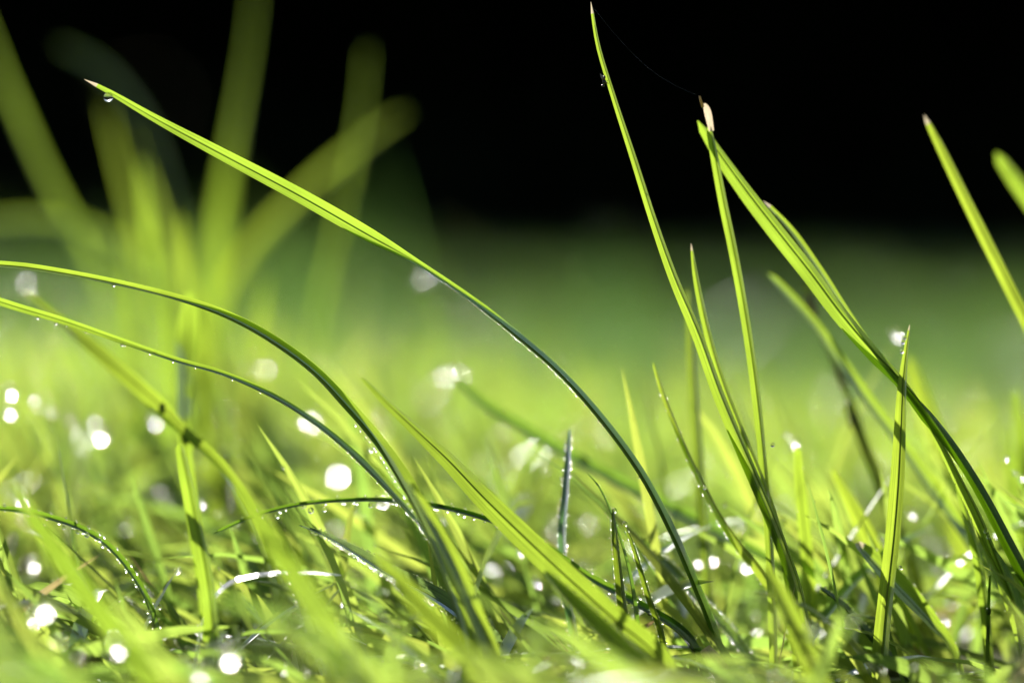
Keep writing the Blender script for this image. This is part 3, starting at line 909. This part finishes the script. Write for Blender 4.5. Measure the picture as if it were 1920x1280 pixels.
# ------------------------------------------------------------------ water drops
def drop_mesh(name, mat, seg=18, rings=12):
    V, F = [(0, 0, 1)], []
    for j in range(1, rings):
        th = math.pi * j / rings
        for i in range(seg):
            a = 2 * math.pi * i / seg
            V.append((math.sin(th) * math.cos(a), math.sin(th) * math.sin(a), math.cos(th) * (1.0 if th > math.pi / 2 else 1.08)))
    V.append((0, 0, -1))
    for i in range(seg):
        F.append((0, 1 + i, 1 + (i + 1) % seg))
    for j in range(rings - 2):
        for i in range(seg):
            a = 1 + j * seg + i
            b = 1 + j * seg + (i + 1) % seg
            F.append((a, a + seg, b + seg, b))
    e = len(V) - 1
    for i in range(seg):
        F.append((1 + (rings - 2) * seg + i, e, 1 + (rings - 2) * seg + (i + 1) % seg))
    me = bpy.data.meshes.new(name)
    me.from_pydata(V, [], F)
    me.polygons.foreach_set('use_smooth', [True] * len(me.polygons))
    me.materials.append(mat)
    return me


DROP = drop_mesh('water_drop', M_WATER)
DROP_SOFT = drop_mesh('water_drop', M_WATER_SOFT)


def drop_at(p, r, label, group='water drops on the grass', mesh=None):
    o = bpy.data.objects.new('water_drop', mesh or DROP)
    COL.objects.link(o)
    o.location = p
    o.scale = (r, r, r)
    tag(o, label, 'water drop', group)
    return o


def sharp(px, py, r_px, label, mm=0.0):
    r = r_px / FPX * (D + mm * .001)
    return drop_at(at(px, py, mm), r, label)


for (p, r, lab) in EXTRA:
    drop_at(p, r, lab, mesh=DROP_SOFT)

sharp(203, 183, 9, 'drop hanging under the tip of the long arching blade', 2)
sharp(1152, 957, 5, 'drop balanced on the tip of the small dew lined blade')
sharp(1172, 982, 5, 'drop in the hooked tip of the small curved blade', 1)
for k, (x, y, rr, lab) in enumerate([
    (213, 534, 4, 'bead under the upper left arch, nearest the dark part'),
    (70, 595, 3.6, 'left bead under the lower left arch'),
    (105, 606, 3.6, 'second bead under the lower left arch'),
    (229, 646, 3.8, 'third bead under the lower left arch'),
    (290, 662, 3.2, 'fourth bead under the lower left arch'),
    (1199, 894, 3.0, 'single bead on the lower half of the long arch'),
    (1693, 641, 4.5, 'bright little drop touching the shadowed blade tip'),
    (1697, 633, 4.0, 'tiny upper drop at the shadowed blade tip'),
    (1691, 659, 4.0, 'tiny lower drop at the shadowed blade tip'),
    (1449, 834, 4.5, 'tiny drop left of the pale upright blade top'),
    (1848, 995, 4.2, 'upper tiny drop between the grooved blade and the broad one'),
    (1853, 1006, 4.2, 'lower tiny drop between the grooved blade and the broad one'),
    (1688, 1064, 4.0, 'tiny bright drop on the right rim of the shadowed blade'),
    (583, 957, 6.0, 'flattened drop hanging from the left of the level arch'),
    (608, 955, 5.0, 'second drop hanging from the level arch'),
    (520, 967, 5.0, 'drop near the left end of the level arch'),
    (858, 960, 4.5, 'drop on the right half of the level arch'),
    (695, 947, 5.0, 'drop under the middle of the level arch'),
    (1321, 914, 4.0, 'bead on the thin curving blade'),
    (1207, 357, 2.4, 'tiny bead on the middle of the fly blade'),
    (120, 988, 4.5, 'left bead of the drooping blade'),
    (146, 996, 4.5, 'middle bead of the drooping blade'),
    (163, 1003, 5.0, 'right bead of the drooping blade'),
    (187, 1013, 4.0, 'last bead of the drooping blade'),
]):
    sharp(x, y, rr, lab, {3: 0}.get(k, 0) if k < 6 else (-2 if x > 1680 and x < 1700 else (4 if 500 < x < 900 else 1)))

# ------------------------------------------------------------------ fine dew: far too many to count
_IV, _IF = [], []


def ico():
    t = (1 + 5 ** .5) / 2
    V = np.array([(-1, t, 0), (1, t, 0), (-1, -t, 0), (1, -t, 0), (0, -1, t), (0, 1, t), (0, -1, -t), (0, 1, -t), (t, 0, -1), (t, 0, 1), (-t, 0, -1), (-t, 0, 1)], float)
    V /= np.linalg.norm(V[0])
    F = [(0, 11, 5), (0, 5, 1), (0, 1, 7), (0, 7, 10), (0, 10, 11), (1, 5, 9), (5, 11, 4), (11, 10, 2), (10, 7, 6), (7, 1, 8), (3, 9, 4), (3, 4, 2), (3, 2, 6), (3, 6, 8), (3, 8, 9), (4, 9, 5), (2, 4, 11), (6, 2, 10), (8, 6, 7), (9, 8, 1)]
    V = [tuple(v) for v in V]
    cache = {}
    F2 = []

    def mid(a, b):
        k = (min(a, b), max(a, b))
        if k not in cache:
            m = (np.array(V[a]) + np.array(V[b])) / 2
            V.append(tuple(m / np.linalg.norm(m)))
            cache[k] = len(V) - 1
        return cache[k]
    for (a, b, c) in F:
        x, y, z = mid(a, b), mid(b, c), mid(c, a)
        F2 += [(a, x, z), (b, y, x), (c, z, y), (x, y, z)]
    return np.array(V), np.array(F2)


def fine_dew():
    C, Rr = [], []

    def row(key, i0, i1, count, side, r0, r1, jit=0.0):
        inf = BLADES[key]
        n = len(inf)
        for k in range(count):
            f = (i0 + (i1 - i0) * (k + rng.uniform(-.35, .35)) / count) * (n - 1)
            f = min(max(f, 0), n - 1.001)
            i = int(f); t = f - i
            P = inf[i][0] * (1 - t) + inf[i + 1][0] * t
            c = inf[i][1] * (1 - t) + inf[i + 1][1] * t
            nn = inf[i][2] * (1 - t) + inf[i + 1][2] * t
            w = inf[i][3] * (1 - t) + inf[i + 1][3] * t
            u = side * rng.uniform(1 - jit, 1)
            r = rng.uniform(r0, r1) * 1.6
            C.append(P + c * u * w * .91 + nn * abs(u) ** 1.3 * w * .4 * (1) + c * np.sign(side) * r * .5)
            Rr.append(r)

    def under(key, i0, i1, count, r0, r1):
        inf = BLADES[key]
        n = len(inf)
        for k in range(count):
            f = (i0 + (i1 - i0) * (k + rng.uniform(-.4, .4)) / count) * (n - 1)
            i = int(f); t = f - i
            P, c, nn, w, T = (inf[i][q] * (1 - t) + inf[i + 1][q] * t for q in range(5))
            v = P - CAMN
            m = np.cross(T, v); m /= np.linalg.norm(m)
            if m[2] > 0:
                m = -m
            cand = [P + c * (u * w * .94) + nn * (abs(u) ** 1.3 * w * .34) for u in (-1, -.5, 0, .5, 1)] + [P - nn * (.3 * w)]
            e = max(cand, key=lambda p: (p - P) @ m)
            r = rng.uniform(r0, r1)
            C.append(e + m * r * .75)
            Rr.append(r)
    for a in (('A', .42, .53, 24, 0.8e-4, 1.2e-4), ('A', .53, .63, 21, 1.1e-4, 1.9e-4), ('A', .63, .68, 5, 1.0e-4, 1.7e-4), ('K', .56, .80, 26, 0.9e-4, 1.9e-4),
              ('J', .60, .78, 22, 1.3e-4, 2.4e-4), ('K', .2, .5, 9, 1.2e-4, 1.8e-4), ('U', .3, .8, 14, 1.2e-4, 2.0e-4), ('BB', .05, .98, 56, 1.3e-4, 2.4e-4),
              ('AA', .1, .9, 26, 1.4e-4, 3.2e-4), ('DD', .3, .9, 14, 1.4e-4, 3e-4), ('R3', .05, .9, 26, 1.0e-4, 1.8e-4), ('X2', .05, .95, 40, 1.3e-4, 2.4e-4)):
        under(*a)
    row('B', .4, .8, 30, 1, 5e-5, 7e-5)
    row('F', .2, .9, 20, -1, 5e-5, 7e-5)
    for key, cnt, r0, r1 in (('BB', 60, 7e-5, 1.8e-4), ('R', 36, 5e-5, 1.1e-4), ('R3', 30, 5e-5, 1.2e-4), ('T', 26, 8e-5, 2e-4), ('CC', 10, 8e-5, 1.4e-4), ('R2', 14, 4e-5, 8e-5),
                             ('X2', 40, 8e-5, 2e-4), ('FG7', 44, 1e-4, 2.2e-4), ('X1', 26, 8e-5, 1.8e-4), ('L', 16, 5e-5, 1e-4), ('U', 20, 6e-5, 1.2e-4),
                             ('FG2', 20, 8e-5, 1.6e-4), ('AA', 30, 7e-5, 2.2e-4), ('DD', 24, 7e-5, 1.8e-4)):
        for sd in (-1, 1):
            row(key, .05, .95, cnt, sd, r0, r1)
    row('BB', .1, .98, 90, .8, 8e-5, 1.9e-4, .9)
    row('BB', .1, .98, 60, -.8, 8e-5, 1.6e-4, .9)
    row('X2', .1, .98, 40, .8, 8e-5, 1.6e-4, .9)
    # dew on the lawn blades
    b, H, P, w, c, nn = LAWN
    pick = np.where((b[:, 1] > 0.30) & (b[:, 1] < 0.85))[0]
    p2 = np.where((b[:, 1] > 0.85) & (b[:, 1] < 2.6))[0]
    pick = np.concatenate([rng.choice(pick, 6500, replace=True), rng.choice(p2, 4500, replace=False)])
    for i in pick:
        s = rng.integers(3, 7)
        sd = rng.choice([-1, 0, 1])
        dist = b[i, 1]
        r = (1.1e-4 + 6.0e-4 * rng.random() ** 4) * (0.9 + 1.1 * max(dist - .4, 0))
        C.append(P[i, s] + c[i, s] * sd * w[i, s] * .9 - nn[i, s] * r * .2)
        Rr.append(r)
    C = np.array(C); Rr = np.array(Rr)
    V0, F0 = ico()
    n, m = len(C), len(V0)
    V = (C[:, None, :] + V0[None] * Rr[:, None, None]).reshape(-1, 3)
    F = (F0[None] + (np.arange(n) * m)[:, None, None]).reshape(-1, 3)
    me = bpy.data.meshes.new('fine_dew')
    me.vertices.add(len(V)); me.vertices.foreach_set('co', V.astype(np.float32).ravel())
    me.loops.add(len(F) * 3); me.loops.foreach_set('vertex_index', F.astype(np.int32).ravel())
    me.polygons.add(len(F)); me.polygons.foreach_set('loop_start', np.arange(0, len(F) * 3, 3, dtype=np.int32))
    me.update(calc_edges=True)
    me.polygons.foreach_set('use_smooth', np.ones(len(F), dtype=bool))
    me.materials.append(M_WATER_SOFT)
    o = bpy.data.objects.new('fine_dew', me)
    COL.objects.link(o)
    tag(o, 'fine dew beading the edges of the grass', kind='stuff')


fine_dew()


def carrier_grass():
    """lawn blades whose tips carry the larger drops"""
    V, Q, UV, RN = [], [], [], []
    for (p, r, _l) in EXTRA:
        base = p.copy()
        lean = rng.uniform(0.15, 0.5) * p[2]
        base[0] += lean * rng.choice([1, 1, 1, -1]); base[1] += rng.uniform(-.3, .3) * p[2]; base[2] = -0.001
        tip = p - np.array([0, 0, r * 0.93])
        mid = base * .5 + tip * .5 + np.array([0, 0, p[2] * .12]); mid[0] += (base[0] - tip[0]) * .22
        wd = max(0.0012, r * 1.5) * (0.7 + .6 * (p[1] - .3))
        rn = rng.random()
        ang = rng.uniform(-.6, .6)
        off = len(V)
        N = 9
        for i in range(N):
            s = i / (N - 1)
            q = base * (1 - s) ** 2 + mid * 2 * s * (1 - s) + tip * s * s
            cw = wd * .5 * (1 - s ** 2.2) + 2e-5
            cx = np.array([math.cos(ang), math.sin(ang), 0])
            nx = np.array([-math.sin(ang), math.cos(ang), 0])
            for k, u in enumerate((-1, 0, 1)):
                V.append(q + cx * u * cw * .92 + nx * abs(u) * cw * .38)
                UV.append((k / 2 + rn * 5, s * 2)); RN.append(rn)
        for i in range(N - 1):
            for k in range(2):
                a = off + i * 3 + k
                Q.append((a, a + 1, a + 4, a + 3))
    o = big_mesh('drop_bearing_grass', np.array(V), np.array(Q), M_LAWN, uvs=np.array(UV), rnd=np.array(RN))
    tag(o, 'lawn blades whose tips carry larger drops', kind='stuff')


carrier_grass()

# ------------------------------------------------------------------ withered tip, fly, spider thread
def blob(c, rad, axis=(0, 0, 1), seg=10, rings=7):
    V0, F = ico()
    q = Vector((0, 0, 1)).rotation_difference(Vector(axis).normalized())
    V = [tuple(Vector(c) + q @ Vector((v[0] * rad[0], v[1] * rad[1], v[2] * rad[2]))) for v in V0]
    return V, [tuple(int(k) for k in f) for f in F]


def withered_tip():
    host = [o for o in COL.objects if o.get('label', '').startswith('narrow blade ending')][0]
    k = 1 / FPX * D
    o = blade('withered', [(1321, 194, 5, 5, .9), (1324, 202, 5, 14, .95), (1327, 212, 5, 17, .95), (1330, 226, 5, 16, .9), (1334, 246, 5, 12, .8)], '', M_DRY, rib=False, n=14, ground=False, name='withered_tip', fold=12, tip_w=.6)
    del o['category'], o['group']
    o.parent = host
    o['label'] = 'withered pink and white tip'
    pts = [at(1312, 180, 4), at(1314, 189, 4), at(1318, 200, 5)]
    v, f = tube(pts, [1.5 * k, 2.5 * k, 3 * k], 6)
    link_mesh('tip_thorn', [tuple(p) for p in v], f, M_STRAW, parent=host, uvs=[(0, 0)] * len(v))


withered_tip()


def fly():
    k = 1 / FPX * D
    e = bpy.data.objects.new('fly', None)
    COL.objects.link(e)
    org = at(1132, 153, -0.6)
    e.location = org
    e.empty_display_size = 0.001
    tag(e, 'tiny black fly clinging to the left side of the tall slender blade', 'fly')

    def part(name, V, F, m):
        V = [tuple(Vector(p) - org) for p in V]
        return link_mesh(name, V, F, m, parent=e)

    a = at(1134, 150, -0.6); h = at(1131, 160, -0.6); t = at(1129, 142, -0.6)
    ax = (a - h).normalized()
    part('thorax', *blob(a + (h - a) * .35, (3.6 * k, 3.6 * k, 4.6 * k), ax), M_FLY)
    part('abdomen', *blob(a + (t - a) * .35, (3.0 * k, 3.0 * k, 6 * k), ax), M_FLYLEG)
    part('head', *blob(h + (h - a) * .12, (3.0 * k, 3.2 * k, 2.4 * k), ax), M_FLY)
    for s in (-1, 1):
        root = a + Vector((-2 * k, s * 2 * k, 0))
        tip = at(1125, 138, -0.6) + Vector((0, s * 3.5 * k, 0))
        wv = (tip - root)
        n = wv.cross(Vector((0, 1, 0))).normalized() * 2.6 * k
        V = [root, root + wv * .5 + n, tip, root + wv * .5 - n, root + wv * .5 + Vector((0, s * k, 0))]
        part('wing', V, [(0, 1, 4), (1, 2, 4), (2, 3, 4), (3, 0, 4)], M_WING)
    for j, (dx, dy) in enumerate(((5, 6), (7, 1), (6, -5))):
        for s in (-1, 1):
            p0 = a + (h - a) * (.15 + .25 * j)
            p1 = p0 + Vector((2.5 * k, s * 4 * k, -dy * .3 * k))
            p2 = at(1134 + dx, 156 + dy, -0.2) + Vector((0, s * 2 * k, 0))
            v, f = tube([p0, p1, p2], [.9 * k, .7 * k, .5 * k], 5)
            part('leg', v, f, M_FLYLEG)


fly()

p0, p1 = at(1112, 14, 0), at(1313, 181, 4)
pts = [p0.lerp(p1, t) - Vector((0, 0, 0.0022 * math.sin(math.pi * t))) for t in np.linspace(0, 1, 16)]
v, f = tube(pts, [3.2e-6] * 16, 5)
th = link_mesh('spider_thread', [tuple(p) for p in v], f, M_SILK)
tag(th, 'single fine spider thread strung from the fly blade to the withered tip', 'spider thread')
